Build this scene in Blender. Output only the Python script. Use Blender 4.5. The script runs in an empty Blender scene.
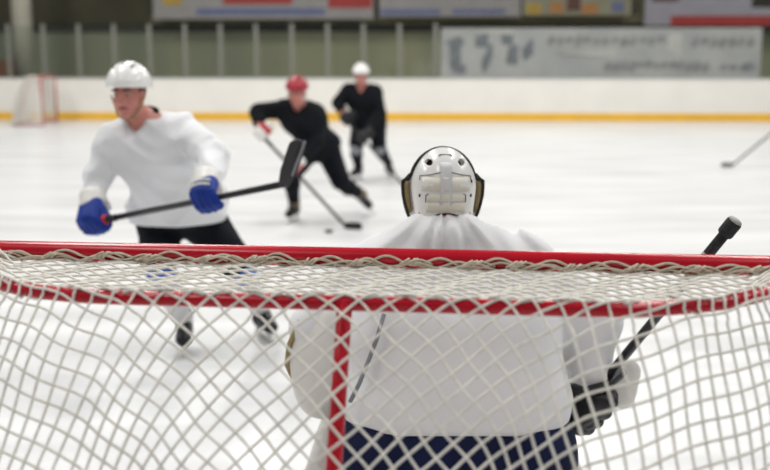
import bpy, math, random
import numpy as np
from mathutils import Vector

# ------------------------------------------------------------------ camera, world, lights, exposure
scene = bpy.context.scene
col = scene.collection
CAM_H, PITCH, FPX = 1.704, math.radians(9.772), 1069.0

cam_d = bpy.data.cameras.new('camera')
cam_d.sensor_width = 36.0
cam_d.lens = FPX * 36.0 / 770.0
cam_d.clip_end = 200
cam_d.dof.use_dof = True
cam_d.dof.focus_distance = 2.88
cam_d.dof.aperture_fstop = 2.15
cam_o = bpy.data.objects.new('camera', cam_d)
cam_o.location = (0, 0, CAM_H)
cam_o.rotation_euler = (math.pi / 2 - PITCH, 0, 0)
col.objects.link(cam_o)
scene.camera = cam_o

world = bpy.data.worlds.new('hall')
scene.world = world
world.use_nodes = True
world.node_tree.nodes['Background'].inputs[0].default_value = (0.93, 0.96, 1.0, 1)
world.node_tree.nodes['Background'].inputs[1].default_value = 0.14

def lamp(x, y, z, sx, sy, power):
    d = bpy.data.lights.new('hall_light', 'AREA')
    d.shape = 'RECTANGLE'; d.size = sx; d.size_y = sy; d.energy = power
    d.color = (1.0, 0.985, 0.95)
    o = bpy.data.objects.new('hall_light', d)
    o.location = (x, y, z); col.objects.link(o)
for lx in (-10.5, -3.5, 3.5, 10.5):
    for ly in (-1, 6.5, 14, 21.5):
        lamp(lx, ly, 8.5, 1.2, 3.5, 325 if ly > -0.5 else 170)

scene.view_settings.view_transform = 'Standard'
scene.view_settings.look = 'None'
scene.view_settings.gamma = 1.0
scene.view_settings.exposure = 0.05
scene.view_settings.use_curve_mapping = False

# ------------------------------------------------------------------ materials
def mat(name, color, rough=0.6, noise=0.0, scale=8.0, metal=0.0, bump=0.0, bscale=40.0, coat=0.0, spec=0.5, sheen=0.0, color2=None, stretch=(1, 1, 1)):
    m = bpy.data.materials.new(name); m.use_nodes = True
    nt = m.node_tree; b = nt.nodes['Principled BSDF']
    b.inputs['Base Color'].default_value = (*color, 1)
    b.inputs['Roughness'].default_value = rough
    b.inputs['Metallic'].default_value = metal
    b.inputs['Coat Weight'].default_value = coat
    b.inputs['Specular IOR Level'].default_value = spec
    b.inputs['Sheen Weight'].default_value = sheen
    tc = nt.nodes.new('ShaderNodeTexCoord')
    mp = nt.nodes.new('ShaderNodeMapping'); mp.inputs['Scale'].default_value = stretch
    nt.links.new(tc.outputs['Object'], mp.inputs['Vector'])
    if noise > 0 or color2:
        n = nt.nodes.new('ShaderNodeTexNoise'); n.inputs['Scale'].default_value = scale; n.inputs['Detail'].default_value = 4
        nt.links.new(mp.outputs['Vector'], n.inputs['Vector'])
        r = nt.nodes.new('ShaderNodeValToRGB')
        c2 = color2 or tuple(max(0, c * (1 - noise)) for c in color)
        r.color_ramp.elements[0].position = 0.35; r.color_ramp.elements[0].color = (*c2, 1)
        r.color_ramp.elements[1].position = 0.65; r.color_ramp.elements[1].color = (*color, 1)
        nt.links.new(n.outputs['Fac'], r.inputs['Fac'])
        nt.links.new(r.outputs['Color'], b.inputs['Base Color'])
    if bump > 0:
        n2 = nt.nodes.new('ShaderNodeTexNoise'); n2.inputs['Scale'].default_value = bscale; n2.inputs['Detail'].default_value = 3
        nt.links.new(mp.outputs['Vector'], n2.inputs['Vector'])
        bp = nt.nodes.new('ShaderNodeBump'); bp.inputs['Strength'].default_value = bump; bp.inputs['Distance'].default_value = 0.01
        nt.links.new(n2.outputs['Fac'], bp.inputs['Height'])
        nt.links.new(bp.outputs['Normal'], b.inputs['Normal'])
    return m

def glass_mat():
    m = bpy.data.materials.new('rink_glass'); m.use_nodes = True
    nt = m.node_tree; nt.nodes.clear()
    out = nt.nodes.new('ShaderNodeOutputMaterial'); mix = nt.nodes.new('ShaderNodeMixShader')
    t = nt.nodes.new('ShaderNodeBsdfTransparent'); t.inputs[0].default_value = (0.93, 0.96, 0.93, 1)
    g = nt.nodes.new('ShaderNodeBsdfGlossy'); g.inputs['Roughness'].default_value = 0.08
    mix.inputs[0].default_value = 0.06
    nt.links.new(t.outputs[0], mix.inputs[1]); nt.links.new(g.outputs[0], mix.inputs[2]); nt.links.new(mix.outputs[0], out.inputs[0])
    return m

M = dict(
    ice=mat('ice', (0.85, 0.853, 0.857), 0.25, bump=0.05, bscale=6, color2=(0.69, 0.695, 0.70), scale=1.3, stretch=(0.35, 2.2, 1), noise=.1),
    board=mat('dasher_board', (0.80, 0.775, 0.72), 0.4, 0.05, 1.5),
    kick=mat('yellow_kickplate', (0.80, 0.45, 0.02), 0.45, 0.08, 3),
    cap=mat('cap_rail', (0.62, 0.63, 0.62), 0.5, 0.05, 3),
    wall=mat('olive_wall', (0.33, 0.315, 0.205), 0.9, scale=0.3, color2=(0.19, 0.205, 0.15), stretch=(1, 1, .1)),
    dark=mat('recess_shade_and_print', (0.045, 0.045, 0.032), 0.9, 0.3, 2),  # near-black colour for the shaded gap; also dark print on a banner
    fascia=mat('olive_fascia', (0.21, 0.195, 0.125), 0.9, 0.2, 1),
    darkolive=mat('dark_olive', (0.075, 0.069, 0.042), 0.9, 0.3, .7),
    column=mat('pale_column', (0.40, 0.38, 0.31), 0.8, 0.1, 2),
    stanchion=mat('stanchion', (0.175, 0.178, 0.15), 0.5, 0.05, 3),
    glass=glass_mat(),
    poster=mat('grey_poster', (0.29, 0.298, 0.28), 0.7, scale=1.2, color2=(0.24, 0.25, 0.245)),
    print_dark=mat('dark_print', (0.125, 0.14, 0.15), 0.7, 0.3, 6),
    print_mid=mat('grey_print', (0.20, 0.205, 0.20), 0.7, 0.3, 6),
    print_pale=mat('pale_print', (0.35, 0.35, 0.325), 0.7, 0.1, 6),
    banner=mat('pale_banner', (0.31, 0.295, 0.285), 0.8, 0.1, 2),
    banner_lav=mat('lavender_banner', (0.33, 0.32, 0.36), 0.8, 0.1, 2),
    banner_olive=mat('tan_banner', (0.27, 0.26, 0.18), 0.8, 0.15, 2),
    b_red=mat('print_red', (0.36, 0.05, 0.045), 0.8, 0.15, 4),
    b_blue=mat('print_blue', (0.15, 0.17, 0.29), 0.8, 0.15, 4),
    b_yellow=mat('print_yellow', (0.45, 0.30, 0.06), 0.8, 0.15, 4),
    b_orange=mat('print_orange', (0.42, 0.20, 0.07), 0.8, 0.15, 4),
    b_brown=mat('print_brown', (0.12, 0.06, 0.05), 0.8, 0.15, 4),
    rust=mat('rust_box', (0.20, 0.075, 0.045), 0.8, 0.2, 4),
    red=mat('red_paint', (0.50, 0.004, 0.018), 0.25, 0.12, 14, coat=0.1, spec=.35),
    twine=mat('net_twine', (0.77, 0.745, 0.68), 0.85, 0.16, 60),
    lace=mat('lace_cord', (0.62, 0.55, 0.44), 0.85, 0.25, 80),
    skin=mat('skin', (0.52, 0.20, 0.16), 0.5, 0.12, 18),
    lip=mat('lip', (0.34, 0.09, 0.08), 0.5, 0.1, 20),
    eye=mat('eye', (0.30, 0.27, 0.25), 0.6, 0.03, 20),
    iris=mat('iris', (0.05, 0.035, 0.03), 0.2, 0.1, 20),
    hair=mat('grey_brown_hair', (0.13, 0.085, 0.06), 0.7, 0.4, 60),
    white_cloth=mat('white_jersey', (0.69, 0.695, 0.715), 0.85, 0.03, 4, bump=0.12, bscale=9, spec=.2),
    goalie_cloth=mat('goalie_jersey', (0.74, 0.745, 0.755), 0.85, 0.03, 4, bump=0.10, bscale=10, spec=.2),
    black_cloth=mat('black_jersey', (0.006, 0.007, 0.010), 0.85, 0.3, 9, spec=.15, bump=0.2, bscale=8),
    black_pants=mat('black_pants', (0.006, 0.0075, 0.012), 0.8, 0.3, 9, spec=.15, bump=0.2, bscale=8),
    grey_trim=mat('grey_trim', (0.24, 0.25, 0.27), 0.8, 0.3, 9),
    navy=mat('navy_pants', (0.009, 0.013, 0.05), 0.8, 0.3, 8, spec=.15, bump=0.2, bscale=9),
    blue=mat('blue_glove', (0.006, 0.030, 0.23), 0.6, 0.2, 16, spec=.2, bump=0.1, bscale=30),
    blue_sock=mat('blue_sock', (0.06, 0.16, 0.55), 0.8, 0.1, 16),
    white_leather=mat('white_leather', (0.70, 0.69, 0.65), 0.45, 0.06, 12),
    red_leather=mat('red_leather', (0.50, 0.015, 0.03), 0.45, 0.15, 14),
    black_leather=mat('black_leather', (0.012, 0.012, 0.015), 0.5, 0.25, 14, spec=.3),
    tan=mat('tan_foam', (0.34, 0.27, 0.13), 0.9, 0.2, 30),
    tan_sock=mat('tan_sock', (0.22, 0.15, 0.10), 0.9, 0.2, 30),
    white_shell=mat('white_shell', (0.78, 0.775, 0.75), 0.3, 0.04, 8, coat=0.3),
    cream_shell=mat('cream_shell', (0.70, 0.665, 0.57), 0.4, 0.08, 10),
    grey_strap=mat('grey_strap', (0.63, 0.635, 0.645), 0.7, 0.1, 40),
    red_shell=mat('red_shell', (0.33, 0.008, 0.022), 0.4, 0.1, 8, coat=0.2),
    black_edge=mat('black_edge', (0.014, 0.013, 0.012), 0.45, 0.2, 20),
    steel=mat('steel', (0.62, 0.63, 0.65), 0.25, 0.1, 20, metal=1.0),
    stick_black=mat('black_stick', (0.014, 0.014, 0.016), 0.35, 0.25, 20),
    stick_grey=mat('grey_stick', (0.012, 0.014, 0.013), 0.6, 0.2, 20),
    tape=mat('black_tape', (0.022, 0.023, 0.024), 0.9, 0.4, 90, bump=.3, bscale=120),
    tape_grey=mat('grey_tape', (0.40, 0.39, 0.36), 0.9, 0.3, 140, bump=.3, bscale=120),
    rubber=mat('puck_rubber', (0.012, 0.012, 0.013), 0.6, 0.2, 40),
    sock_white=mat('white_sock', (0.66, 0.66, 0.665), 0.9, 0.08, 10),
    pad_white=mat('white_pad', (0.66, 0.65, 0.62), 0.6, 0.06, 8),
    red_skin=mat('flushed_skin', (0.40, 0.10, 0.07), 0.5, 0.15, 18),
)

# ------------------------------------------------------------------ geometry helpers
def V(*a): return np.array(a, dtype=float)
def unit(v): v = np.asarray(v, float); return v / max(1e-9, np.linalg.norm(v))
_cp, _sp = math.cos(PITCH), math.sin(PITCH)
def W(px, py, Y):
    """world point at distance Y on the sight line through a photo pixel"""
    a, b = (px - 385) / FPX, (py - 235) / FPX
    d = V(a, _cp - b * _sp, -_sp - b * _cp)
    return V(0, 0, CAM_H) + d * (Y / d[1])
def ground(px, py):
    a, b = (px - 385) / FPX, (py - 235) / FPX
    d = V(a, _cp - b * _sp, -_sp - b * _cp)
    return V(0, 0, CAM_H) + d * (-CAM_H / d[2])

class Geo:
    def __init__(s): s.v = []; s.f = []; s.n = 0
    def add(s, v, f):
        v = np.asarray(v, float); s.v.append(v)
        s.f += [tuple(i + s.n for i in q) for q in f]; s.n += len(v); return s
    def box(s, c, half, ax=None):
        ax = np.eye(3) if ax is None else np.array([unit(a) for a in ax])
        v = [np.asarray(c) + sx * half[0] * ax[0] + sy * half[1] * ax[1] + sz * half[2] * ax[2] for sx in (-1, 1) for sy in (-1, 1) for sz in (-1, 1)]
        return s.add(v, [(0, 1, 3, 2), (4, 6, 7, 5), (0, 4, 5, 1), (2, 3, 7, 6), (0, 2, 6, 4), (1, 5, 7, 3)])
    def tube(s, pts, r, n=8, closed=False, flat=None):
        """tube along a polyline; flat=(up vector, factor) flattens the section"""
        P = np.asarray(pts, float); m = len(P)
        rr = np.full(m, r) if np.isscalar(r) else np.asarray(r, float)
        if closed: T = np.roll(P, -1, 0) - np.roll(P, 1, 0)
        else: T = np.gradient(P, axis=0)
        T /= np.maximum(1e-9, np.linalg.norm(T, axis=1))[:, None]
        u = np.array([0, 0, 1.0]) if abs(T[0][2]) < .9 else np.array([1.0, 0, 0])
        if flat is not None: u = np.asarray(flat[0], float)
        ring = []
        for i in range(m):
            u = u - T[i] * (u @ T[i]); u = unit(u); w = np.cross(T[i], u)
            k = flat[1] if flat is not None else 1.0
            for j in range(n):
                a = 2 * math.pi * (j + .5) / n
                ring.append(P[i] + rr[i] * (math.cos(a) * u + math.sin(a) * k * w))
        f = []
        for i in range(m if closed else m - 1):
            b = ((i + 1) % m) * n; a0 = i * n
            for j in range(n): f.append((a0 + j, a0 + (j + 1) % n, b + (j + 1) % n, b + j))
        if not closed:
            f.append(tuple(range(n))[::-1]); f.append(tuple((m - 1) * n + j for j in range(n)))
        return s.add(ring, f)
    def cyl(s, a, b, r, n=24): return s.tube([a, b], r, n)
    def ball(s, c, r, n=10, ax=None):
        ax = np.eye(3) if ax is None else np.array([unit(a) for a in ax]); r = np.broadcast_to(r, 3)
        v = []; f = []
        for i in range(n + 1):
            t = math.pi * i / n
            for j in range(2 * n):
                p = math.pi * j / n
                q = (math.sin(t) * math.cos(p) * r[0], math.sin(t) * math.sin(p) * r[1], math.cos(t) * r[2])
                v.append(np.asarray(c) + q[0] * ax[0] + q[1] * ax[1] + q[2] * ax[2])
        for i in range(n):
            for j in range(2 * n):
                f.append((i * 2 * n + j, (i + 1) * 2 * n + j, (i + 1) * 2 * n + (j + 1) % (2 * n), i * 2 * n + (j + 1) % (2 * n)))
        return s.add(v, f)

def mesh_obj(name, geo, m, parent=None, origin=None, smooth=True, bevel=0.0):
    v, f = (np.concatenate(geo.v), geo.f) if isinstance(geo, Geo) else geo
    o0 = np.zeros(3) if origin is None else np.asarray(origin)
    me = bpy.data.meshes.new(name)
    me.from_pydata((np.asarray(v) - o0).tolist(), [], [tuple(int(i) for i in q) for q in f])
    me.validate(); me.update()
    if smooth: me.polygons.foreach_set('use_smooth', [True] * len(me.polygons))
    me.materials.append(M[m] if isinstance(m, str) else m)
    o = bpy.data.objects.new(name, me); col.objects.link(o)
    if parent is not None: o.parent = parent
    elif origin is not None: o.location = tuple(o0)
    if bevel > 0:
        b = o.modifiers.new('bevel', 'BEVEL'); b.width = bevel; b.segments = 2; b.limit_method = 'ANGLE'
    return o

def tag(o, label, cat, group=None):
    o['label'] = label; o['category'] = cat
    if group: o['group'] = group
    return o

class Thing:
    """a top-level object (an Empty, or a mesh made the root) with its parts"""
    def __init__(s, name, label, cat, origin, group=None, geo=None, m=None):
        s.o = np.asarray(origin, float)
        if geo is None:
            s.root = bpy.data.objects.new(name, None); col.objects.link(s.root); s.root.location = tuple(s.o); s.root.empty_display_size = .1
        else:
            s.root = mesh_obj(name, geo, m, None, s.o)
        tag(s.root, label, cat, group)
    def part(s, name, geo, m, under=None, smooth=True, bevel=0.0, label=None):
        o = mesh_obj(name, geo, m, under or s.root, s.o, smooth, bevel)
        if label: o['label'] = label
        return o

def struct(name, geo, m, smooth=False, bevel=0.0):
    o = mesh_obj(name, geo, m, None, None, smooth, bevel); o['kind'] = 'structure'; return o

# ---- implicit surfaces: smooth unions of tapered capsules and ellipsoids, meshed with surface nets
def cap(a, b, r0, r1=None, k=None, flat=None): return ('c', np.asarray(a, float), np.asarray(b, float), r0, r0 if r1 is None else r1, k, flat)
def ell(c, r, ax=None, k=None): return ('e', np.asarray(c, float), np.broadcast_to(np.asarray(r, float), 3), np.eye(3) if ax is None else np.array([unit(a) for a in ax]), k)
def chain(pts, rad, k=None): return [cap(pts[i], pts[i + 1], rad[i], rad[i + 1], k) for i in range(len(pts) - 1)]
def cut(p, n): return ('cut', np.asarray(p, float), unit(n))           # removes the half space on the side n points to
def hole(prim): return ('hole', prim)

def sd(p, P):
    if p[0] == 'c':
        _, a, b, r0, r1, k, flat = p
        D = P - a.astype(np.float32); ab = (b - a).astype(np.float32)
        if flat is not None:
            n = unit(flat[0]).astype(np.float32); ab = ab.copy()
            D = D + ((1 / flat[1] - 1) * (D @ n))[..., None] * n; ab = ab + (1 / flat[1] - 1) * (ab @ n) * n
        L = float(ab @ ab) + 1e-9
        t = np.clip((D @ ab) / L, 0, 1)
        return np.sqrt(((D - t[..., None] * ab) ** 2).sum(-1)) - (r0 + (r1 - r0) * t)
    _, c, r, ax, k = p
    q = (P - c.astype(np.float32)) @ ax.T.astype(np.float32)
    k0 = np.sqrt(((q / r) ** 2).sum(-1)) + 1e-6; k1 = np.sqrt(((q / (r * r)) ** 2).sum(-1)) + 1e-6
    return k0 * (k0 - 1) / k1

def implicit(prims, h, k=0.03, warp=None, thick=None):
    solid = [p for p in prims if p[0] in 'ce']
    lo = np.full(3, 1e9); hi = -lo
    for p in solid:
        if p[0] == 'c':
            r = max(p[3], p[4]) * (max(1, p[6][1]) if p[6] is not None else 1)
            lo = np.minimum(lo, np.minimum(p[1], p[2]) - r); hi = np.maximum(hi, np.maximum(p[1], p[2]) + r)
        else:
            r = max(p[2]); lo = np.minimum(lo, p[1] - r); hi = np.maximum(hi, p[1] + r)
    lo -= 3 * h + .02; hi += 3 * h + .02
    n = np.ceil((hi - lo) / h).astype(int) + 1
    G = np.stack(np.meshgrid(*[lo[i] + h * np.arange(n[i]) for i in range(3)], indexing='ij'), -1).astype(np.float32)
    F = None
    for p in solid:
        d = sd(p, G); kk = p[5] if p[0] == 'c' else p[4]; kk = k if kk is None else kk
        if F is None: F = d
        else:
            w = np.clip(.5 + .5 * (F - d) / kk, 0, 1)
            F = F + (d - F) * w - kk * w * (1 - w)
    if warp is not None: F = F + warp(G).astype(np.float32)
    if thick is not None: F = np.maximum(F, -(F + thick))
    for p in prims:
        if p[0] == 'cut': F = np.maximum(F, (G - p[1].astype(np.float32)) @ p[2].astype(np.float32))
        elif p[0] == 'hole': F = np.maximum(F, -sd(p[1], G))
    return nets(F, lo, h)

def nets(F, o, h):
    shp = tuple(s - 1 for s in F.shape)
    acc = np.zeros(shp + (3,), np.float32); cnt = np.zeros(shp, np.float32)
    sl = lambda a: tuple(slice(a[i], F.shape[i] - 1 + a[i]) for i in range(3))
    for ax in range(3):
        oth = [i for i in range(3) if i != ax]
        for q in ((0, 0), (0, 1), (1, 0), (1, 1)):
            a = [0, 0, 0]; a[oth[0]] = q[0]; a[oth[1]] = q[1]; b = list(a); b[ax] = 1
            fa, fb = F[sl(a)], F[sl(b)]; cr = (fa < 0) != (fb < 0)
            t = fa[cr] / (fa[cr] - fb[cr]); pt = np.repeat(np.array([a], np.float32), t.size, 0); pt[:, ax] += t
            acc[cr] += pt; cnt[cr] += 1
    on = cnt > 0; idx = np.full(shp, -1, int); idx[on] = np.arange(on.sum())
    verts = (np.argwhere(on) + acc[on] / cnt[on][:, None]) * h + o
    faces = []
    for ax in range(3):
        s0 = [slice(1, -1)] * 3; s0[ax] = slice(0, -1); s1 = list(s0); s1[ax] = slice(1, None)
        A, B = F[tuple(s0)] < 0, F[tuple(s1)] < 0
        e = np.argwhere(A != B); inside = A[A != B]
        off = [0 if i == ax else 1 for i in range(3)]; e = e + off
        j, kx = [(1, 2), (2, 0), (0, 1)][ax]
        def c(dj, dk):
            q = e.copy(); q[:, j] -= dj; q[:, kx] -= dk; return idx[q[:, 0], q[:, 1], q[:, 2]]
        Q = np.stack([c(1, 1), c(0, 1), c(0, 0), c(1, 0)], 1)
        Q[~inside] = Q[~inside][:, ::-1]; faces.append(Q)
    return verts, np.concatenate(faces)

def frame(fwd, up):
    f = unit(fwd); u = np.asarray(up, float); u = unit(u - f * (u @ f)); r = np.cross(f, u)
    return r, f, u                                                     # right, forward, up of the figure

# ------------------------------------------------------------------ large structure
BY = 26.65                                                             # the far boards, slightly nearer on the right
def board_y(x): return BY - 0.035 * x
BAX = (unit(V(1, -0.035, 0)), unit(V(0.035, 1, 0)), V(0, 0, 1))
g = Geo().box((0, 12, -0.05), (24, 17, 0.05)); struct('floor', g, 'ice')
g = Geo().box((0, BY + .06, 0.59), (20, .06, .42), BAX); struct('wall_back_boards', g, 'board', bevel=.01)
g = Geo().box((0, BY + .05, 0.095), (20, .07, .095), BAX); struct('baseboard_back', g, 'kick', bevel=.01)
g = Geo().box((0, BY + .07, 1.023), (20, .09, .015), BAX); struct('trim_1', g, 'cap', bevel=.005)
g = Geo().box((0, 31.2, 1.13), (20, .1, 1.13), BAX); struct('wall_back', g, 'wall')
g = Geo().box((0, 31.1, 2.36), (20, .08, .11), BAX); struct('recess_shade_strip', g, 'dark')  # solid dark strip: shade of the gap below the fascia, put in as colour
g = Geo().box((6.4, 30.6, 2.59), (13, .25, .13), BAX); struct('trim_3', g, 'fascia')
g = Geo().box((0, 31.1, 4.5), (20, .12, 2.03), BAX); struct('wall_back_upper', g, 'darkolive')
g = Geo().box((6.4, 30.75, 4.35), (13, .14, 1.63), BAX); struct('wall_balcony_front', g, 'fascia')
c = W(23, 40, 28.6); g = Geo().tube([(c[0], c[1], 0), (c[0], c[1], 6)], .26, 20); struct('column', g, 'column', smooth=True)

# ------------------------------------------------------------------ the goal
HB = .937                                                              # half width of the rounded top bar
HW, SD, ZB, RB, RC, RCW = .990, .467, 1.22, .0148, .024, .458
gp = V(-0.0274, 2.4917, 0); gyaw = -0.1083
def make_goal(label, tw=.0029, bd=1.12, cell=1.0):
    t = Thing('hockey_goal', label, 'hockey goal', (0, 0, 0))
    # local axes: x along the crossbar, -y towards the back of the net
    cb = [(-HW + .055 - .055 * math.cos(q), -.012 * math.cos(q), ZB - .055 + .055 * math.sin(q)) for q in np.linspace(0, math.pi / 2, 7)] + [(x, 0, ZB) for x in np.linspace(-HW + .08, HW - .08, 12)] + [(HW - .055 + .055 * math.cos(q), -.012 * math.cos(q), ZB - .055 + .055 * math.sin(q)) for q in np.linspace(math.pi / 2, 0, 7)]
    t.part('crossbar', Geo().tube(cb, RC, 16), 'red')
    for s in (-1, 1):
        t.part('goal_post', Geo().tube([(s * HW, -.012, ZB - .05), (s * HW, -.005, ZB - .12), (s * HW, 0, 0)], RC, 16), 'red')
    def arc(d, r, a, z, n=14, hw=HW, y0=0):
        p = [(-hw + a - a * math.cos(q), y0 - r * math.sin(q), z) for q in np.linspace(0, math.pi / 2, n)]
        return [(-hw, y0 + .0, z)] * 0 + p + [(hw - a + a * math.sin(q), y0 - r * math.cos(q), z) for q in np.linspace(0, math.pi / 2, n)]
    t.part('top_bar', Geo().tube(arc(0, SD, HB - RCW, ZB, hw=HB), RB, 14), 'red')
    t.part('centre_support', Geo().tube([(0, -SD, ZB), (0, -SD - .02, ZB - .03), (0, -bd + .02, .06), (0, -bd, .02)], .0155, 12), 'red')
    t.part('base_frame', Geo().tube(arc(0, bd, .6, .02), .02, 12), 'red')
    # back net: one surface hung over the top bar; two families of twine that turn square around the corners
    rng = np.random.default_rng(4)
    ug = np.linspace(-1.19, 1.19, 900); s = np.clip((ug - .22) / .58, 0, 1); s = s * s * (3 - 2 * s)
    s2 = np.clip((-ug - .22) / .58, 0, 1); s2 = s2 * s2 * (3 - 2 * s2)
    A1 = (1 - s - s2) / .060 + s / .6 + s2 / np.interp(-ug, [.5, .8, 1.19], [.032, .028, .018])
    A = np.concatenate([[0], np.cumsum((A1[1:] + A1[:-1]) / 2 * np.diff(ug))]); A -= np.interp(0, ug, A)
    Bq = (1 - s - s2) / .043 + s / .040 + s2 * .0
    def S(u, v):
        au = np.abs(u); sg = np.sign(u); q = np.clip((au - RCW) / (SD * math.pi / 2), 0, 1) * math.pi / 2
        x = sg * (np.minimum(au, RCW) + (HB - RCW) * np.sin(q)); y = -SD * np.cos(q)
        nx = sg * np.sin(q); ny = -np.cos(q)
        R = RB + .0035; th = np.clip(v / R, 0, math.pi / 2); w = np.maximum(0, v - R * math.pi / 2)
        off = R * np.sin(th) + w * ((bd - SD - .05) / 1.2 * np.cos(q) ** 1.2 + .015) + .055 * np.clip(w / .25, 0, 1) * np.sin(q) ** 4 + .10 * np.cos(q) * np.sin(np.clip(w / 1.2, 0, 1) ** .75 * math.pi)
        z = ZB + R * np.cos(th) - w * .97 - .75 * np.maximum(0, au - .66) ** 2 * np.clip(w / .06, 0, 1)
        y = y - .0
        jig = .0035
        return np.stack([x + nx * off + jig * np.sin(u * 31 + v * 23) * (w > .02), y + ny * off + jig * np.sin(u * 17 - v * 37), z + jig * np.sin(u * 41 + v * 11)], -1)
    net = Geo(); vs = np.linspace(-.004, 1.24, 900)
    for mirror in (1, -1):
        ns = np.arange(-80, 81) * cell
        U = np.full((len(vs), len(ns)), np.nan)
        for i, v in enumerate(vs):
            phi = A * (1 + .9 * min(max(v, 0), .5)) + Bq * v
            U[i] = np.interp(ns, phi, ug, left=np.nan, right=np.nan)
        for j in range(len(ns)):
            ok = ~np.isnan(U[:, j])
            if ok.sum() < 4: continue
            P = S(mirror * U[ok, j], vs[ok])
            P = P[P[:, 2] > .03]
            if len(P) < 4: continue
            seg = np.linalg.norm(np.diff(P, axis=0), axis=1); L = np.concatenate([[0], np.cumsum(seg)])
            m = max(3, int(L[-1] / .010)); q = np.linspace(0, L[-1], m)
            P = np.stack([np.interp(q, L, P[:, i]) for i in range(3)], 1)
            net.tube(P, tw, 5)
    t.part('back_net', net, 'twine')
    # top net between crossbar and top bar
    top = Geo()
    for sg in (1, -1):
        for n in np.arange(-60, 61) * cell:
            d = np.linspace(.012, SD + .012, 60); l = sg * .060 * (n - (d - SD) / .033)
            hw = RCW + (HB - RCW) * np.sqrt(np.clip(1 - (d / (SD + .013)) ** 2, 0, 1)) + .004
            ok = np.abs(l) < hw
            if ok.sum() < 3: continue
            q = d / SD; edge = np.clip(1 - (hw - np.abs(l)) / .08, 0, 1)
            z = ZB - .016 + (.034) * np.clip((q - .9) / .1, 0, 1) - .016 * np.sin(np.clip(q, 0, 1) * math.pi) * (1 - edge) + edge * .03 * (q < .9) + .004 * np.sin(l * 40 + d * 33)
            P = np.stack([l, -d, z], 1)[ok]; top.tube(P, tw * 1.07, 5)
    t.part('top_net', top, 'twine')
    # lacing cord wound along the crossbar
    lace = Geo(); x = np.linspace(-HW + .02, HW - .02, 900)
    def around(th, R, xs=x): return np.stack([xs, -R * np.cos(th), ZB + R * np.sin(th)], 1)
    for k, (ph, am, c0, per) in enumerate([(0, .34, -.08, .131), (2.4, .28, -.26, .107), (4.0, .30, -.40, .151), (1.0, .22, -.58, .085)]):
        th = c0 + am * np.sin(2 * math.pi * x / per + ph) + .10 * np.sin(x * 23 + k * 2) + .06 * np.sin(x * 51 + k)
        lace.tube(around(th, RC + .0032 + .0018 * (k % 3)), .0030, 5)
    for xx in np.arange(-HW + .06, HW - .05, .128):
        xx += rng.uniform(-.018, .018); th0 = rng.uniform(-.32, .0)
        for j in range(3):                                             # a wrapped knot: small tilted loops
            a = np.linspace(0, 2 * math.pi, 13); dx = (j - 1) * .009 + rng.uniform(-.002, .002); tl = rng.uniform(-.3, .5)
            P = around(th0 + .22 * np.sin(a) , RC + .0045 + .006 * np.maximum(0, np.cos(a)), xx + dx + .020 * np.sin(a) * (tl + .5)); lace.tube(P, .0032, 5)
        a = np.linspace(0, 1, 8)
        lace.tube(around(th0 + .28 * np.sin(a * 3.1) - .25 * a, RC + .006 * (1 - a * .4), xx + .055 * a), .0026, 5)
    t.part('lacing', lace, 'lace', label='beige cord knotted along the crossbar')
    return t
goal = make_goal('large red-framed ice hockey goal with white net right in front of the camera')
goal.root.location = tuple(gp); goal.root.rotation_euler = (0, 0, gyaw)
far = make_goal('small distant ice hockey goal seen side-on against the far white boards', .0062, .92, 1.3)
fp = W(50.5, 122, 25.5); far.root.location = (fp[0], 25.5, 0); far.root.rotation_euler = (0, 0, math.radians(-83.6)); far.root.scale = (.86, .86, .9)

# ------------------------------------------------------------------ rink glass, posters, banners
PW = .885
x_r = W(440, 60, BY)[0]
ordn = ['first', 'second', 'third', 'fourth', 'fifth', 'sixth', 'seventh', 'eighth', 'ninth', 'tenth', 'eleventh', 'twelfth', 'thirteenth']
def glass_panel(x0, label, right_post=True):
    cx = x0 + PW / 2; y = board_y(cx) + .08
    t = Thing('glass_panel', label, 'rink glass', (cx, y, 1.038), 'glass panels standing on the far boards')
    t.part('pane', Geo().box((cx, y, 1.038 + .64), (PW / 2 - .05, .006, .64), BAX), 'glass', smooth=False)
    t.part('stanchion', Geo().box((cx + PW / 2 - .05, y - .0017 * PW * 10, 1.038 + .66), (.05, .03, .66), BAX), 'stanchion', smooth=False, bevel=.006)
for i in range(13):
    glass_panel(x_r - PW * (i + 1) - .06, 'clear glass panel on the far boards, %s one left of the grey advertising board' % ordn[i])
xr2 = W(756, 60, BY - .3)[0]
glass_panel(xr2 + .08, 'clear glass panel on the far boards, just right of the grey advertising board')

def flat_print(t, name, px0, py0, px1, py1, Y, m, dy, seed=0, blobs=None, label=None):
    """printed marks lying just proud of a sheet at distance Y"""
    a, b = W(px0, py0, Y), W(px1, py1, Y); c = (a + b) / 2
    return t.part(name, Geo().box((c[0], board_y(c[0]) - BY + Y - dy, c[2]), (abs(b[0] - a[0]) / 2, .003, abs(a[2] - b[2]) / 2), BAX), m, smooth=False, label=label)
def sheet(name, label, cat, px0, py0, px1, py1, Y, m, half_t, group=None, z_lo=None, z_hi=None):
    a, b = W(px0, py0, Y), W(px1, py1, Y); c = (a + b) / 2; zlo = b[2] if z_lo is None else z_lo; zhi = a[2] if z_hi is None else z_hi
    cy = board_y(c[0]) - BY + Y
    t = Thing(name, label, cat, (c[0], cy, zlo), group)
    t.part('panel', Geo().box((c[0], cy, (zlo + zhi) / 2), (abs(b[0] - a[0]) / 2, half_t, (zhi - zlo) / 2), BAX), m, smooth=False, bevel=.004)
    return t
Yp = BY + .06
ad = sheet('advertising_board', 'long grey advertising board with faded dark print on the far boards', 'advertising board', 441, 28, 755, 77, Yp, 'poster', .02, z_lo=1.038)
g1, g2, g3 = 'print_dark', 'print_mid', 'print_pale'; rng = random.Random(3)
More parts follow.
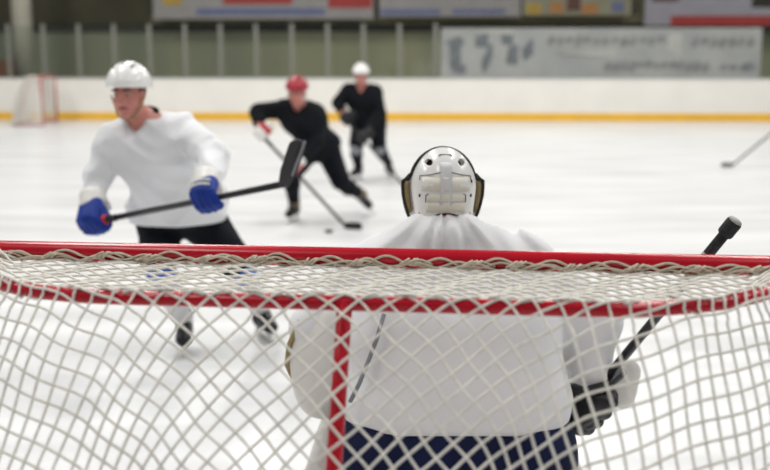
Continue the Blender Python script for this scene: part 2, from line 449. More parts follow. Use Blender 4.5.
def mark(gm, x0, y0, x1, y1, lean=0):
    a, b = W(x0, y0, Yp), W(x1, y1, Yp); c = (a + b) / 2; cy = board_y(c[0]) - BY + Yp - .022
    hx, hz = abs(b[0] - a[0]) / 2, abs(a[2] - b[2]) / 2
    n = 12; v = []
    for dy in (-.002, .002):
        for k in range(n):
            an = 2 * math.pi * k / n; r = 1 + .15 * math.sin(k * 2.3 + x0)
            v.append((c[0] + hx * r * math.cos(an) + lean * hz * math.sin(an), cy + dy, c[2] + hz * r * math.sin(an)))
    f = [tuple(range(n)), tuple(range(2 * n - 1, n - 1, -1))] + [(k, n + k, n + (k + 1) % n, (k + 1) % n) for k in range(n)]
    ad.part('printed_mark', Geo().add(v, f), gm, smooth=False)
for (x0, y0, x1, y1, L) in [(449, 36, 463, 73, 0), (446, 38, 472, 46, 0), (474, 34, 492, 48, .2), (483, 44, 492, 72, .3), (500, 34, 516, 46, -.2), (506, 44, 520, 66, .2), (522, 40, 534, 60, .3), (452, 64, 470, 74, 0), (738, 62, 748, 72, 0)]:
    mark(g1, x0, y0, x1, y1, L)
for x in range(546, 664, 9): mark(g2, x, 36 + rng.uniform(-1, 2), x + 8, 45 + rng.uniform(-2, 3), .2)
for x in range(602, 700, 8): mark(g2, x, 60 + rng.uniform(-1, 2), x + 8, 70 + rng.uniform(-2, 3), .2)
for x in range(688, 748, 9): mark(g2, x, 37, x + 8, 47 + rng.uniform(-2, 2), .2)
for x in range(716, 744, 9): mark(g2, x, 64, x + 8, 71, .2)
for q in [(664, 32, 684, 54), (470, 30, 545, 34), (560, 50, 660, 56)]: mark(g3, *q)

Yb = 30.2
def banner(label, x0, x1, y1, m, marks):
    t = sheet('banner', label, 'banner', x0, -30, x1, y1, Yb, m, .012, 'banners along the balcony front')
    for i, (nm, a, b, c, d, mm) in enumerate(marks):
        flat_print(t, nm, a, b, c, d, Yb, mm, .016 + .002 * (i % 3))
banner('pale banner with a red oval, blue stripe and yellow disc above the glass', 150, 374, 19, 'banner',
       [('yellow_mark', 161, -6, 180, 5, 'b_yellow'), ('red_mark', 222, -8, 292, 4, 'b_red'), ('blue_stripe', 195, 8, 325, 15, 'b_blue'), ('red_patch', 328, -6, 372, 8, 'b_red')])
banner('pale banner with a thin blue stripe, right of the red oval banner', 379, 520, 17, 'banner', [('blue_stripe', 380, 9, 440, 15, 'b_blue'), ('blue_stripe', 452, 9, 505, 14, 'b_blue')])
banner('tan banner with orange and brown blots above the advertising board', 523, 629, 16, 'banner_olive',
       [('yellow_mark', 526, 4, 540, 14, 'b_yellow'), ('orange_mark', 549, 3, 562, 13, 'b_orange'), ('brown_mark', 566, -3, 579, 11, 'b_brown'), ('orange_mark', 581, 4, 596, 14, 'b_orange'), ('blue_mark', 610, 2, 622, 12, 'b_blue')])
banner('lavender banner with a red lower stripe at the right end', 644, 800, 26, 'banner_lav',
       [('red_stripe', 668, 16, 800, 26, 'b_red'), ('dark_mark', 650, -8, 676, 2, 'b_brown'), ('dark_mark', 748, -8, 800, 8, 'dark')])
p0 = W(2, 66, 27.7)
t = Thing('storage_box', 'rust-brown box behind the glass at the far left, by the pale column', 'box', (p0[0], p0[1], .9))
t.part('box_body', Geo().box((p0[0], p0[1], 1.02), (.26, .25, .42)), 'rust', smooth=False, bevel=.02)
t.part('box_lid', Geo().box((p0[0], p0[1], 1.46), (.28, .27, .03)), 'rust', smooth=False, bevel=.01)
t.part('box_leg', Geo().box((p0[0], p0[1], .30), (.20, .2, .30)), 'rust', smooth=False, bevel=.01)
t.root.location.z = 0; 
for ch in t.root.children: ch.location.z = .9

# ------------------------------------------------------------------ people
def head_prims(c, fwd, up, s=1.0):
    r, f, u = frame(fwd, up); ax = (r, f, u); L = lambda x, y, z: c + s * (x * r + y * f + z * u)
    return [ell(L(0, -.012, .028), V(.075, .095, .098) * s, ax), ell(L(0, .026, -.045), V(.058, .066, .078) * s, ax), ell(L(0, .066, -.098), V(.026, .024, .02) * s, ax, .02),
            cap(L(0, .090, .012), L(0, .112, -.030), .009 * s, .014 * s, .012), cap(L(-.012, .100, -.034), L(.012, .100, -.034), .009 * s, None, .01),
            cap(L(-.036, .080, .030), L(.036, .080, .030), .012 * s, None, .015), ell(L(-.04, .066, -.03), V(.022, .02, .018) * s, ax, .02), ell(L(.04, .066, -.03), V(.022, .02, .018) * s, ax, .02),
            ell(L(-.077, -.01, -.01), V(.010, .022, .033) * s, ax, .008), ell(L(.077, -.01, -.01), V(.010, .022, .033) * s, ax, .008),
            cap(L(-.020, .086, -.060), L(.020, .086, -.060), .007 * s, None, .008),
            ('hole', ell(L(-.032, .100, .010), V(.015, .013, .010) * s, ax)), ('hole', ell(L(.032, .100, .010), V(.015, .013, .010) * s, ax))]
def face_parts(t, c, fwd, up, s=1.0):
    r, f, u = frame(fwd, up); ax = (r, f, u); L = lambda x, y, z: c + s * (x * r + y * f + z * u)
    for sg in (-1, 1):
        e = t.part('eye', Geo().ball(L(sg * .032, .078, .010), .010 * s, 6), 'eye')
        t.part('iris', Geo().ball(L(sg * .032, .0858, .009), .0045 * s, 5), 'iris', under=e)
        t.part('eyebrow', Geo().tube([L(sg * .014, .095, .030), L(sg * .034, .092, .036), L(sg * .052, .080, .030)], .005 * s, 6), 'hair')
    t.part('mouth', Geo().tube([L(-.026, .080, -.062), L(-.012, .092, -.059), L(0, .095, -.060), L(.012, .092, -.059), L(.026, .080, -.062)], .0055 * s, 6), 'lip')
    t.part('hair', implicit([ell(L(0, -.02, .025), V(.079, .096, .100) * s, ax), cut(L(0, .03, 0), f), cut(L(0, 0, -.05), -u)], .008), 'hair')
def helmet(t, c, fwd, up, m, s=1.0, h=.010, strap='black_edge'):
    r, f, u = frame(fwd, up); ax = (r, f, u); L = lambda x, y, z: c + s * (x * r + y * f + z * u)
    hp = t.part('helmet', implicit([ell(L(0, -.010, .045), V(.104, .128, .112) * s, ax), ell(L(0, -.05, .0), V(.100, .085, .1) * s, ax, .03),
        ('cut', L(0, .06, .040), unit(-u + .15 * f)), ('hole', ell(L(0, .13, -.055), V(.095, .12, .095) * s, ax)), ('cut', L(0, 0, -.075), -u), ('hole', ell(L(0, .05, -.12), V(.085, .1, .12) * s, ax))] , h, .02), m)
    for x in (-.045, 0, .045):
        t.part('vent_slot', Geo().tube([L(x, .045, .142 - abs(x) * .25), L(x, .0, .158 - abs(x) * .3)], .006 * s, 6), 'black_edge', under=hp)
    for sg in (-1, 1):
        t.part('chin_strap', Geo().tube([L(sg * .088, .01, .0), L(sg * .070, .02, -.05), L(sg * .042, .05, -.100), L(0, .064, -.112)], .0042 * s, 6), strap, under=hp)
    return hp

def glove(t, c, axis, to_wrist, out, m, cuff_m, trim_m=None, h=.008, s=1.0, flip=1, label=None, skew=0.0, trim_r=.006):
    """padded hockey glove closed around a shaft through c along axis; out = side the back of the hand faces"""
    a = unit(axis); d = np.asarray(to_wrist, float); d = unit(d - a * (a @ d) * (1 - skew)); o = unit(np.cross(a, d)); o = o if o @ np.asarray(out) > 0 else -o
    tt = -d                                                            # from wrist to knuckles
    L = lambda x, y, z: c + s * (x * a + y * tt + z * o)
    pr = [cap(L(-.034, -.075, .036), L(-.036, .012, .040), .034 * s, .033 * s, .02), cap(L(0, -.078, .040), L(0, .016, .046), .036 * s, .034 * s, .02), cap(L(.034, -.075, .036), L(.036, .010, .040), .034 * s, .032 * s, .02)]
    fl = (.92, 1.04, 1.0, .84)
    for i, x in enumerate((-.052, -.018, .018, .051)):
        R = .040 * fl[i]; pts = [L(x, .020, .044)] + [L(x, .012 + R * math.sin(q) * .95, R * math.cos(q)) for q in (.75, 1.6, 2.45, 3.2)]
        pr += chain([pts[0], pts[1], pts[2], pts[3], pts[4]][: 5], [v * s for v in (.0205, .0205, .019, .0175, .0155)], .004)
    pr += chain([L(-.052 * flip, -.055, .018), L(-.066 * flip, -.020, -.004), L(-.058 * flip, .004, -.028), L(-.038 * flip, .020, -.040)], [v * s for v in (.026, .0225, .020, .016)], .010)
    gl = t.part('glove', implicit(pr, h, .01), m, label=label)
    cf = [cap(L(0, -.085, .036), L(0, -.125, .040), .050 * s, .056 * s, flat=(a, 1.15)), cut(L(0, -.140, 0), -tt)]
    t.part('cuff', implicit(cf, h, .01), cuff_m, under=gl)
    if trim_m:
        for y in (-.035, .002):
            t.part('piping', Geo().tube([L(x, y, .062 + .020 * math.cos(x * 18)) for x in np.linspace(-.06, .06, 9)], trim_r * s, 6), trim_m, under=gl)
    return L(0, -.12, .036)

def skate(t, ankle, toe, up, m, h=.009, s=1.0, sole=None):
    """boot, holder and blade; ankle is about 0.19 m above the ice edge of the blade"""
    r, f, u = frame(toe, up); f2 = unit(f); ax = (r, f2, u); L = lambda x, y, z: ankle + s * (x * r + y * f2 + z * u)
    b = [cap(L(0, -.03, .03), L(0, -.035, -.06), .052 * s, .048 * s), ell(L(0, .04, -.075), V(.044, .115, .042) * s, ax, .03), ell(L(0, .125, -.082), V(.044, .055, .036) * s, ax, .03), cap(L(0, .01, .0), L(0, .09, -.06), .042 * s, .036 * s),
         cap(L(0, .005, .055), L(0, .0, .01), .030 * s, .03 * s, .02), cut(L(0, 0, -.115), -u)]
    bt = t.part('skate', implicit(b, h, .02), m)
    t.part('blade_holder', implicit([cap(L(0, -.06, -.115), L(0, -.06, -.15), .022 * s, .012 * s), cap(L(0, .12, -.112), L(0, .115, -.15), .022 * s, .012 * s), cap(L(0, -.085, -.155), L(0, .15, -.155), .012 * s)], h * .8, .015), 'white_leather', under=bt)
    t.part('skate_blade', Geo().tube([L(0, -.12, -.162), L(0, -.10, -.176), L(0, .15, -.176), L(0, .185, -.158)], .012 * s, 8, flat=(u, .22)), 'steel', under=bt)
    lg = Geo()
    for q in range(4): lg.tube([L(-.028, .035 + .022 * q, .0 - .022 * q + .015), L(0, .05 + .022 * q, .002 - .018 * q + .018), L(.028, .035 + .022 * q, .0 - .022 * q + .015)], .004 * s, 5)
    t.part('laces', lg, 'white_leather', under=bt)

def folds(amp, dirs, seed=0, ridge=0.0):
    rng = np.random.default_rng(seed); w = [(unit(np.asarray(d) + rng.normal(0, .25, 3)) * f, rng.uniform(0, 6)) for d, f in dirs]
    def fn(P):
        s = 0
        q = P + .03 * np.sin(P[..., ::-1] * 13.0 + seed)
        for (k, ph) in w:
            c = np.sin(q @ k + ph + 1.3 * np.sin(q @ k[::-1] * .35)); s = s + (1 - ridge) * c + ridge * (2 * np.abs(c) - 1)
        return amp * s / len(w)
    return fn

def stick(name, label, top, heel, blade_dir, blade_up, shaft_m, blade_m, butt_m='tape', blade_len=.30, blade_h=.075, shaft_r=.0165, grip=.22, knob=False):
    """hockey stick from its butt to the heel of the blade"""
    top, heel = np.asarray(top, float), np.asarray(heel, float); ax = unit(heel - top)
    t = Thing(name, label, 'hockey stick', heel)
    n = unit(np.cross(ax, blade_dir))
    t.part('shaft', Geo().tube([top, top + (heel - top) * .5, heel], shaft_r, 8, flat=(np.cross(n, ax), .62)), shaft_m, bevel=0)
    t.part('grip_tape', Geo().tube([top - ax * .004, top + ax * grip], shaft_r + .0022, 10, flat=(np.cross(n, ax), .68)), butt_m)
    if knob: t.part('butt_knob', Geo().tube([top - ax * .012, top + ax * .018], shaft_r + .006, 10), butt_m)
    bd, bu = unit(blade_dir), np.asarray(blade_up, float); bu = unit(bu - bd * (bu @ bd)); bn = np.cross(bd, bu)
    pts = []; N = 12; v = []
    for i in range(N + 1):
        q = i / N; w = blade_h * (.62 + .38 * min(1, q * 3)) * (1 if q < .85 else math.sqrt(max(.12, 1 - ((q - .85) / .15) ** 2 * .9)))
        c = heel + bd * blade_len * (q - .06) + bn * .022 * q * q
        for (e, th) in ((-.5, .004), (.5, .004), (.5, -.004), (-.5, -.004)):
            v.append(c + bu * (w * e) + bn * th)
    f = [(4 * i + j, 4 * i + (j + 1) % 4, 4 * i + 4 + (j + 1) % 4, 4 * i + 4 + j) for i in range(N) for j in range(4)] + [(3, 2, 1, 0), tuple(4 * N + j for j in range(4))]
    t.part('blade', Geo().add(v, f), blade_m, smooth=False, bevel=.002)
    return t

def player(label, J, head, fwd, jersey, pants, socks, helm, gl, skate_m, hh, fold_amp, strap='black_edge', build=1.0, body_h=.016, ankle_m=None):
    """J holds joints: neck chest pelvis shR elR wrR shL elL wrL hipR knR anR hipL knL anL toeR toeL"""
    o = (J['anR'] + J['anL']) / 2; o = V(o[0], o[1], 0)
    up = unit(head - J['neck'])
    # one continuous body under the clothes
    pr = head_prims(head, fwd, V(0, 0, 1) * .8 + up * .2)
    pr = [p for p in pr]
    pr += [cap(head - V(0, 0, .07) - unit(fwd) * .01, J['neck'], .054, .062, .03)]
    pr += [ell((J['neck'] * .55 + J['chest'] * .45), V(.15, .10, .11) * build, None, .05), cap(J['chest'], J['pelvis'], .12 * build, .125 * build, .06)]
    for s in 'RL':
        pr += [cap(J['neck'] * .4 + J['sh' + s] * .6, J['sh' + s], .055, .06, .05)] + chain([J['sh' + s], J['el' + s], J['wr' + s]], [.052, .042, .032], .03)
        hd = J['wr' + s] + unit(J['wr' + s] - J['el' + s]) * .05
        pr += [cap(J['wr' + s], hd, .030, .026, .02)]
        pr += chain([J['pelvis'] * .4 + J['hip' + s] * .6, J['hip' + s], J['kn' + s], J['an' + s]], [.10, .088, .058, .034], .04)
        pr += [cap(J['an' + s], J['an' + s] + J['toe' + s] * .04 - V(0, 0, .015), .030, .024, .02)]
    t = Thing('person', label, 'person', o, geo=implicit(pr, body_h, .03), m='skin')
    face_parts(t, head, fwd, V(0, 0, 1) * .8 + up * .2)
    helmet(t, head, fwd, V(0, 0, 1) * .8 + up * .2, helm, s=1.07, strap=strap, h=hh * .8)
    # jersey: loose over pads
    b = build; across = unit(J['shL'] - J['shR'])
    jp = [cap(J['neck'] * .62 + J['shR'] * .38 - V(0, 0, .035), J['neck'] * .62 + J['shL'] * .38 - V(0, 0, .035), .092 * b), cap(J['chest'] - across * .085, J['chest'] + across * .085, .150 * b, None, .08),
          cap(J['chest'], J['pelvis'], .165 * b, .175 * b, .08, (across, 1.18)), cap(J['pelvis'] - across * .07 * J.get('wide', 1) ** 3, J['pelvis'] + across * .07 * J.get('wide', 1) ** 3, .165 * b, None, .08)]
    for s in 'RL':
        jp += [cap(J['neck'] * .3 + J['sh' + s] * .7, J['sh' + s], .088 * b, .100 * b, .06)]
        e2 = J['el' + s] * .02 + J['wr' + s] * .98
        jp += chain([J['sh' + s], J['el' + s], e2], [.098 * b, .083 * b, .068 * b], .022)
        jp += [('hole', cap(e2 + unit(J['wr' + s] - J['el' + s]) * .075, e2 + unit(J['wr' + s] - J['el' + s]) * .24, .09))]
    dn = unit(J['pelvis'] - J['chest']); jp += J.get('extra', [])
    hp, hn = J.get('hemcut', (J['pelvis'] + dn * J.get('hem', .07), dn)); jp += [cut(hp, hn)]
    nv = head - V(0, 0, .115) + unit(fwd) * .075
    jp += [('hole', cap(J['neck'] + V(0, 0, .02), J['neck'] + V(0, 0, .2), .070, .085)), ('hole', cap(J['neck'] + unit(V(fwd[0], fwd[1], 0)) * .07 + V(0, 0, .05), J['neck'] + unit(V(fwd[0], fwd[1], 0)) * .155 - V(0, 0, .105), .060, .020))]
    t.part('jersey', implicit(jp, hh, .05, folds(fold_amp, [((.8, .2, .5), 22), ((-.6, .3, .8), 18), ((.2, .4, 1), 30), ((.9, 0, -.4), 13)], len(label), .6)), jersey)
    # pants
    pp = [ell(J['pelvis'], V(.165, .14, .13) * b, None, .05)]
    for s in 'RL':
        kq = J['hip' + s] * .10 + J['kn' + s] * .90
        pp += [cap(J['pelvis'] * .3 + J['hip' + s] * .7, J['hip' + s], .125 * b, .128 * b, .05)] + [cap(J['hip' + s], kq, .125 * b, .100 * b, .04)]
    t.part('pants', implicit(pp, hh, .03, folds(.004, [((1, 0, 1), 30), ((0, 1, 1), 38)], 3)), pants)
    for s in 'RL':
        kn, an = J['kn' + s], J['an' + s]; d = unit(an - kn)
        sk = t.part('sock', implicit([cap(kn + d * .0, kn + d * .13, .074, .082, .03), cap(kn + d * .13, an - d * .01, .080, .054, .03), cut(an + d * .02, d)], hh, .02), socks[0])
        if socks[1]: t.part('sock_band', implicit([cap(kn + d * .00, kn + d * .055, .080, .086, .02), cut(kn + d * .07, d)], hh, .02), socks[1], under=sk)
        if ankle_m: t.part('ankle_sock', implicit([cap(an - d * .10, an + d * .05, .058, .060)], hh), ankle_m, under=sk)
        skate(t, an, J['toe' + s], J.get('skup' + s, V(0, 0, 1)), skate_m, h=max(.008, hh * .8))
    return t

# --- player in white with blue gloves
def wrist(c, elbow, reach): return c + unit(elbow - c) * reach
t1, h1 = W(96, 221.5, 5.37), W(284, 184, 4.62)
sax = unit(h1 - t1)
c1 = W(217, 196, 5.37 + (4.62 - 5.37) * .57); c1 = t1 + sax * ((c1 - t1) @ sax); cR = t1 + sax * -.005
J = dict(neck=W(143, 118, 5.64), chest=W(152, 150, 5.66), pelvis=W(178, 206, 5.86), shR=W(115, 139, 5.64), elR=W(99, 176, 5.64), wrR=W(91, 196, 5.47),
         shL=W(181, 131, 5.72), elL=W(213, 158, 5.34), wrL=V(0, 0, 0), hipR=W(160, 224, 5.95), knR=W(158, 266, 5.72), anR=W(184, 325, 5.97),
         hipL=W(205, 224, 6.02), knL=W(240, 268, 5.90), anL=W(262, 313, 6.24), toeR=unit(V(.15, -1, 0)), toeL=unit(V(.55, -1, 0)), hemcut=(W(182, 227, 5.70), V(-.04, .05, -1)), wide=1.1)
J['extra'] = [cap(W(158, 205, 5.80), W(201, 196, 5.90), .150, None, .08), cap(W(162, 240, 5.80), W(201, 236, 5.90), .150, None, .08)]
J['wrL'] = wrist(c1, J['elL'], .13); J['wrR'] = wrist(cR, J['elR'], .13)
J['anR'][2] = .178; J['anL'][2] = .178
head1 = W(129, 94.5, 5.52)
P1 = player('person in white hockey jersey, white helmet and blue gloves skating left of the goalie', J, head1, V(-.22, -1, -.10), 'white_cloth', 'black_pants', ('sock_white', 'blue_sock'), 'white_shell', None, 'black_leather', .012, .034, strap='tan')
P1.part('undershirt', Geo().tube([J['neck'] + V(.070 * math.sin(a), .045 * math.cos(a) - .0, .035 + .012 * math.cos(a)) for a in np.linspace(-1.9, 1.9, 13)], .017, 8), 'black_cloth', label='black undershirt collar')
glove(P1, c1, sax, J['elL'] - c1, V(0, -1, .1), 'blue', 'white_leather', 'white_leather', label='blue glove with white trim', s=1.10, skew=.9)
glove(P1, cR, sax, J['wrR'] - cR, V(-.5, -1, .1), 'blue', 'white_leather', None, s=1.12, flip=-1, skew=.8)
bl = unit(W(301, 139, 4.56) - h1)
st = stick('hockey_stick', 'black hockey stick with raised blade held by the player in white', t1 - sax * .06, h1, bl, V(1, .1, .45), 'stick_black', 'stick_black', 'tape', blade_len=.225, blade_h=.075)
st.part('grip_band', Geo().tube([t1 + sax * .030, t1 + sax * .085], .026, 10), 'red_leather', label='red band at the top of the shaft')
e0 = h1 + bl * .03 + unit(V(1, .1, .45)) * .027; e1 = h1 + bl * .2 + unit(V(1, .1, .45)) * .027
st.part('blade_edge', Geo().tube([e0, (e0 + e1) / 2, e1], .006, 6), 'grey_trim', label='grey edge of the blade')  # thin grey strip along one edge of the blade

# --- player in black with the red helmet
t2, h2 = W(256, 129, 10.24), ground(345, 229) + V(0, 0, .035)
ax2 = unit(h2 - t2); cR = t2 + ax2 * .06; cL = t2 + ax2 * .51
J = dict(neck=W(298, 106, 10.5), chest=W(304, 120, 10.55), pelvis=W(319, 146, 10.85), shR=W(284, 109, 10.5), elR=W(258, 112, 10.42), wrR=W(257, 125, 10.28),
         shL=W(315, 113, 10.62), elL=W(316, 142, 10.48), wrL=W(303, 165, 10.32), hipR=W(308, 151, 10.82), knR=W(291, 174, 10.47), anR=W(294, 206, 10.72),
         hipL=W(328, 152, 10.9), knL=W(342, 184, 10.78), anL=W(360, 205, 11.08), toeR=unit(V(-.35, -1, -.05)), toeL=unit(V(.6, -.8, -.45)), skupL=V(-.45, -.2, .8), hem=.05)
J['wrR'] = wrist(cR, J['elR'], .115); J['wrL'] = wrist(cL, J['elL'], .11)
J['anR'][2] = .178; J['anL'][2] = .235
P2 = player('person in black jersey and red helmet bending over the puck', J, W(297, 93, 10.38), V(-.05, -1, -.22), 'black_cloth', 'black_pants', ('black_cloth', None), 'red_shell', None, 'black_leather', .018, .007, body_h=.018, ankle_m='tan_sock')
glove(P2, cR, ax2, J['wrR'] - cR, V(-.3, -1, 0), 'white_leather', 'white_leather', 'red_leather', h=.010, s=.98, flip=-1, label='red and white glove', trim_r=.020)
glove(P2, cL, ax2, J['wrL'] - cL, V(.6, -1, 0), 'red_leather', 'white_leather', 'white_leather', h=.010, s=.9, label='red and white glove')
stick('hockey_stick', 'dark hockey stick reaching to the puck, held by the player with red helmet', t2, h2, V(1, -.25, 0), V(0, 0, 1), 'stick_grey', 'tape', 'tape', blade_len=.19)

# --- far player in black with the white helmet
t3, h3 = W(343, 116, 13.78), ground(402, 186) + V(0, 0, .035)
ax3 = unit(h3 - t3); cR = t3 + ax3 * .05; cL = t3 + ax3 * .38
J = dict(neck=W(361, 88, 14.02), chest=W(363, 99, 14.05), pelvis=W(369, 117, 14.25), shR=W(348, 91, 14.02), elR=W(338, 103, 13.95), wrR=W(343, 114, 13.82),
         shL=W(375, 92, 14.08), elL=W(380, 112, 13.95), wrL=W(368, 131, 13.85), hipR=W(361, 122, 14.22), knR=W(356, 147, 14.0), anR=W(358, 171, 14.25),
         hipL=W(377, 122, 14.28), knL=W(379, 148, 14.1), anL=W(389, 166, 14.55), toeR=unit(V(-.6, -1, 0)), toeL=unit(V(.35, -1, -.1)), hem=.05)
J['wrR'] = wrist(cR, J['elR'], .13); J['wrL'] = wrist(cL, J['elL'], .13)
J['anR'][2] = .178; J['anL'][2] = .18
P3 = player('person in black with white helmet skating by the far boards', J, W(361, 76, 13.92), V(-.05, -1, -.2), 'black_cloth', 'black_pants', ('black_cloth', 'grey_trim'), 'white_shell', None, 'black_leather', .022, .007, body_h=.022)
glove(P3, cR, ax3, J['wrR'] - cR, V(-.3, -1, 0), 'black_leather', 'black_leather', None, h=.012, s=1.1, flip=-1)
glove(P3, cL, ax3, J['wrL'] - cL, V(.6, -1, 0), 'black_leather', 'black_leather', None, h=.012, s=1.1)
stick('hockey_stick', 'thin dark hockey stick held low by the far player with white helmet', t3, h3, V(1, -.3, 0), V(0, 0, 1), 'stick_grey', 'stick_grey', 'tape', blade_len=.26)

# --- puck and the stick that comes in from the right
pk = ground(329, 232.5); pz = Geo()
pz.tube([pk + V(0, 0, .0005), pk + V(0, 0, .003), pk + V(0, 0, .0225), pk + V(0, 0, .0255)], [.0355, .038, .038, .0355], 24)
tag(mesh_obj('hockey_puck', pz, 'rubber', None, pk), 'black rubber puck lying on the ice by the stick blade', 'puck')
h4 = ground(733, 167) + V(0, 0, .035); t4 = W(800, 110, 15.6)
stick('hockey_stick', 'grey hockey stick reaching in at the right edge of the ice', t4, h4, V(-1, -.1, 0), V(0, 0, 1), 'stick_grey', 'tape', 'tape', blade_len=.19, blade_h=.06)

# --- goalkeeper, seen from behind
hc = W(443, 186, 3.38); hf, hu = V(-.03, 1, -.06), V(0, .10, 1)
J = dict(neck=W(443, 222, 3.38), chest=W(448, 290, 3.40), pelvis=W(455, 405, 3.34), shR=W(532, 278, 3.36), elR=W(588, 322, 3.36), wrR=W(586, 375, 3.34),
         shL=W(368, 278, 3.36), elL=W(318, 330, 3.40), wrL=W(328, 372, 3.46), hipR=W(505, 440, 3.22), hipL=W(405, 440, 3.22))
gx = V(.0, 0, 0)
J['knR'] = V(.50, 3.56, .46); J['knL'] = V(-.09, 3.56, .46); J['anR'] = V(.60, 3.42, .178); J['anL'] = V(-.19, 3.42, .178)
pr = head_prims(hc, hf, hu, .86) + [cap(hc - V(0, .01, .07), J['neck'], .054, .066, .03), ell(J['neck'] * .4 + J['chest'] * .6, V(.16, .09, .12), None, .04), cap(J['chest'], J['pelvis'], .12, .125, .06)]
for s in 'RL':
    pr += [cap(J['neck'] * .4 + J['sh' + s] * .6, J['sh' + s], .055, .06, .05)] + chain([J['sh' + s], J['el' + s], J['wr' + s]], [.052, .042, .032], .03)
    pr += [cap(J['wr' + s], J['wr' + s] + unit(J['wr' + s] - J['el' + s]) * .05, .03, .026, .02)]
    pr += chain([J['pelvis'], J['hip' + s], J['kn' + s], J['an' + s]], [.10, .09, .06, .042], .04) + [cap(J['an' + s] - V(0, 0, .03), J['an' + s] + V(0, .1, -.05), .036, .03)]
G = Thing('person', 'goalkeeper in white jersey and white mask crouching in front of the net', 'person', (.2, 3.4, 0), geo=implicit(pr, .014, .03), m='red_skin')
face_parts(G, hc, hf, hu, .86)
# mask: front shell with flared black-edged sides, white backplate
r_, f_, u_ = frame(hf, hu); HL = lambda x, y, z: hc + x * r_ + y * f_ + z * u_
def ring(y, sc, n=44, zc=.0, flare=0.0, bot=-.115, top=.122, w=.106):
    out = []
    for k in range(n):                                                 # from lower left up over the crown to lower right
        q = k / (n - 1); a = math.pi * (1.20 - 1.40 * q)
        x = w * math.cos(a); z = top * math.sin(a) if math.sin(a) > 0 else .168 * math.sin(a)
        fl = flare * min(1, max(0, (.026 - z) / .016)) * min(1, max(0, (abs(x) - .045) / .04))
        out.append(HL((x + math.copysign(fl, x)) * sc, y, zc + z * sc))
    return out
rings = [ring(.015, 1.0, flare=.022), ring(.035, 1.02, flare=.020), ring(.065, .99, flare=.012), ring(.100, .90, flare=.004), ring(.130, .74), ring(.148, .55)]
n = 44; v = np.concatenate(rings); f = [(i * n + j, i * n + j + 1, (i + 1) * n + j + 1, (i + 1) * n + j) for i in range(len(rings) - 1) for j in range(n - 1)]
ms = G.part('mask', (v, f), 'white_shell'); sm = ms.modifiers.new('solid', 'SOLIDIFY'); sm.thickness = .006
G.part('mask_edge', Geo().tube(ring(.012, 1.0, flare=.022), .0052, 8), 'black_edge', under=ms, label='black rim of the mask')
for s in (-1, 1):
    pd = [HL(s * x, .010, z) for x, z in ((.113, .016), (.116, .0), (.115, -.03), (.110, -.06), (.103, -.086))]
    G.part('mask_padding', Geo().tube(pd, [.008, .011, .011, .010, .006], 8, flat=(r_, .8)), 'tan', under=ms, label='tan foam padding inside the mask')
    lip = [HL(s * x, .004, z) for x, z in ((.106, .040), (.118, .024), (.129, .016), (.129, -.005), (.127, -.03), (.121, -.06), (.110, -.094))]
    G.part('mask_flange', Geo().tube(lip, [.003, .0045, .005, .005, .005, .0045, .003], 8), 'black_edge', under=ms)
cg = Geo()
for x in (-.05, -.025, 0, .025, .05): cg.tube([HL(x, .140 - x * x * 6, .06), HL(x, .165 - x * x * 8, .0), HL(x, .150 - x * x * 6, -.09)], .0028, 6)
for z in (.05, .02, -.01, -.04, -.07): cg.tube([HL(-.075, .115, z), HL(-.04, .150, z), HL(0, .163, z), HL(.04, .150, z), HL(.075, .115, z)], .0028, 6)
G.part('cage', cg, 'steel', under=ms)
AXH = (r_, f_, u_)
pl_out = [ell(HL(0, -.012, .002), V(.098, .112, .122), AXH), cap(HL(0, -.026, .0), HL(0, -.026, -.10), .088, .084, .02, (r_, 1.10))]
pl_in = [ell(HL(0, -.012, .002), V(.092, .106, .116), AXH), cap(HL(0, -.026, .0), HL(0, -.026, -.14), .082, .078, .02, (r_, 1.10))]
bp_pr = pl_out + [cut(HL(0, .014, 0), f_), cut(HL(0, 0, -.098), -u_)] + [hole(p) for p in pl_in]
bp_pr += [hole(cap(HL(-.040, -.13, -.106), HL(.040, -.13, -.106), .036))]
bp_pr += [hole(cap(HL(s * .050, -.2, .086), HL(s * .050, .0, .074), .0100)) for s in (-1, 1)]
bk = G.part('backplate', implicit(bp_pr, .0035, .02), 'white_shell')
def on_plate(x, z, off=.004):                                          # point on the backplate's outer surface
    y = -.30
    for _ in range(40):
        P = HL(x, y, z)[None].astype(np.float32); d, d2 = (float(sd(p, P)[0]) for p in pl_out); w = min(1, max(0, .5 + .5 * (d - d2) / .02)); d = d + (d2 - d) * w - .02 * w * (1 - w)
        if d < .0006: break
        y += d * .9
    return HL(x, y - off, z)
def ribbon(x0, z0, x1, z1, wd, m, name, n=8, off=.004, horiz=True):
    gm = Geo(); v = []; fs = []
    for i in range(n + 1):
        q = i / n; x, z = x0 + (x1 - x0) * q, z0 + (z1 - z0) * q
        for e in (-1, 1): v.append(on_plate(x + (0 if horiz else e * wd / 2), z + (e * wd / 2 if horiz else 0), off))
    fs = [(2 * i, 2 * i + 1, 2 * i + 3, 2 * i + 2) for i in range(n)]
    o = G.part(name, gm.add(v, fs), m, under=bk); sm = o.modifiers.new('solid', 'SOLIDIFY'); sm.thickness = .0012; sm.offset = 0
ribbon(-.074, .012, .074, .012, .044, 'cream_shell', 'strap', n=16, off=.0012)
ribbon(-.060, -.060, .060, -.060, .032, 'cream_shell', 'strap', n=16, off=.0012)
ribbon(-.058, -.030, .058, -.030, .024, 'cream_shell', 'strap', n=16, off=.0014)
ribbon(0, .080, 0, -.050, .036, 'grey_strap', 'strap', horiz=False, off=.0022)
sl = Geo()
sl.tube([on_plate(x, z, .002) for x, z in ((-.020, .098), (-.018, .102), (.018, .102), (.020, .098))], .0016, 6)
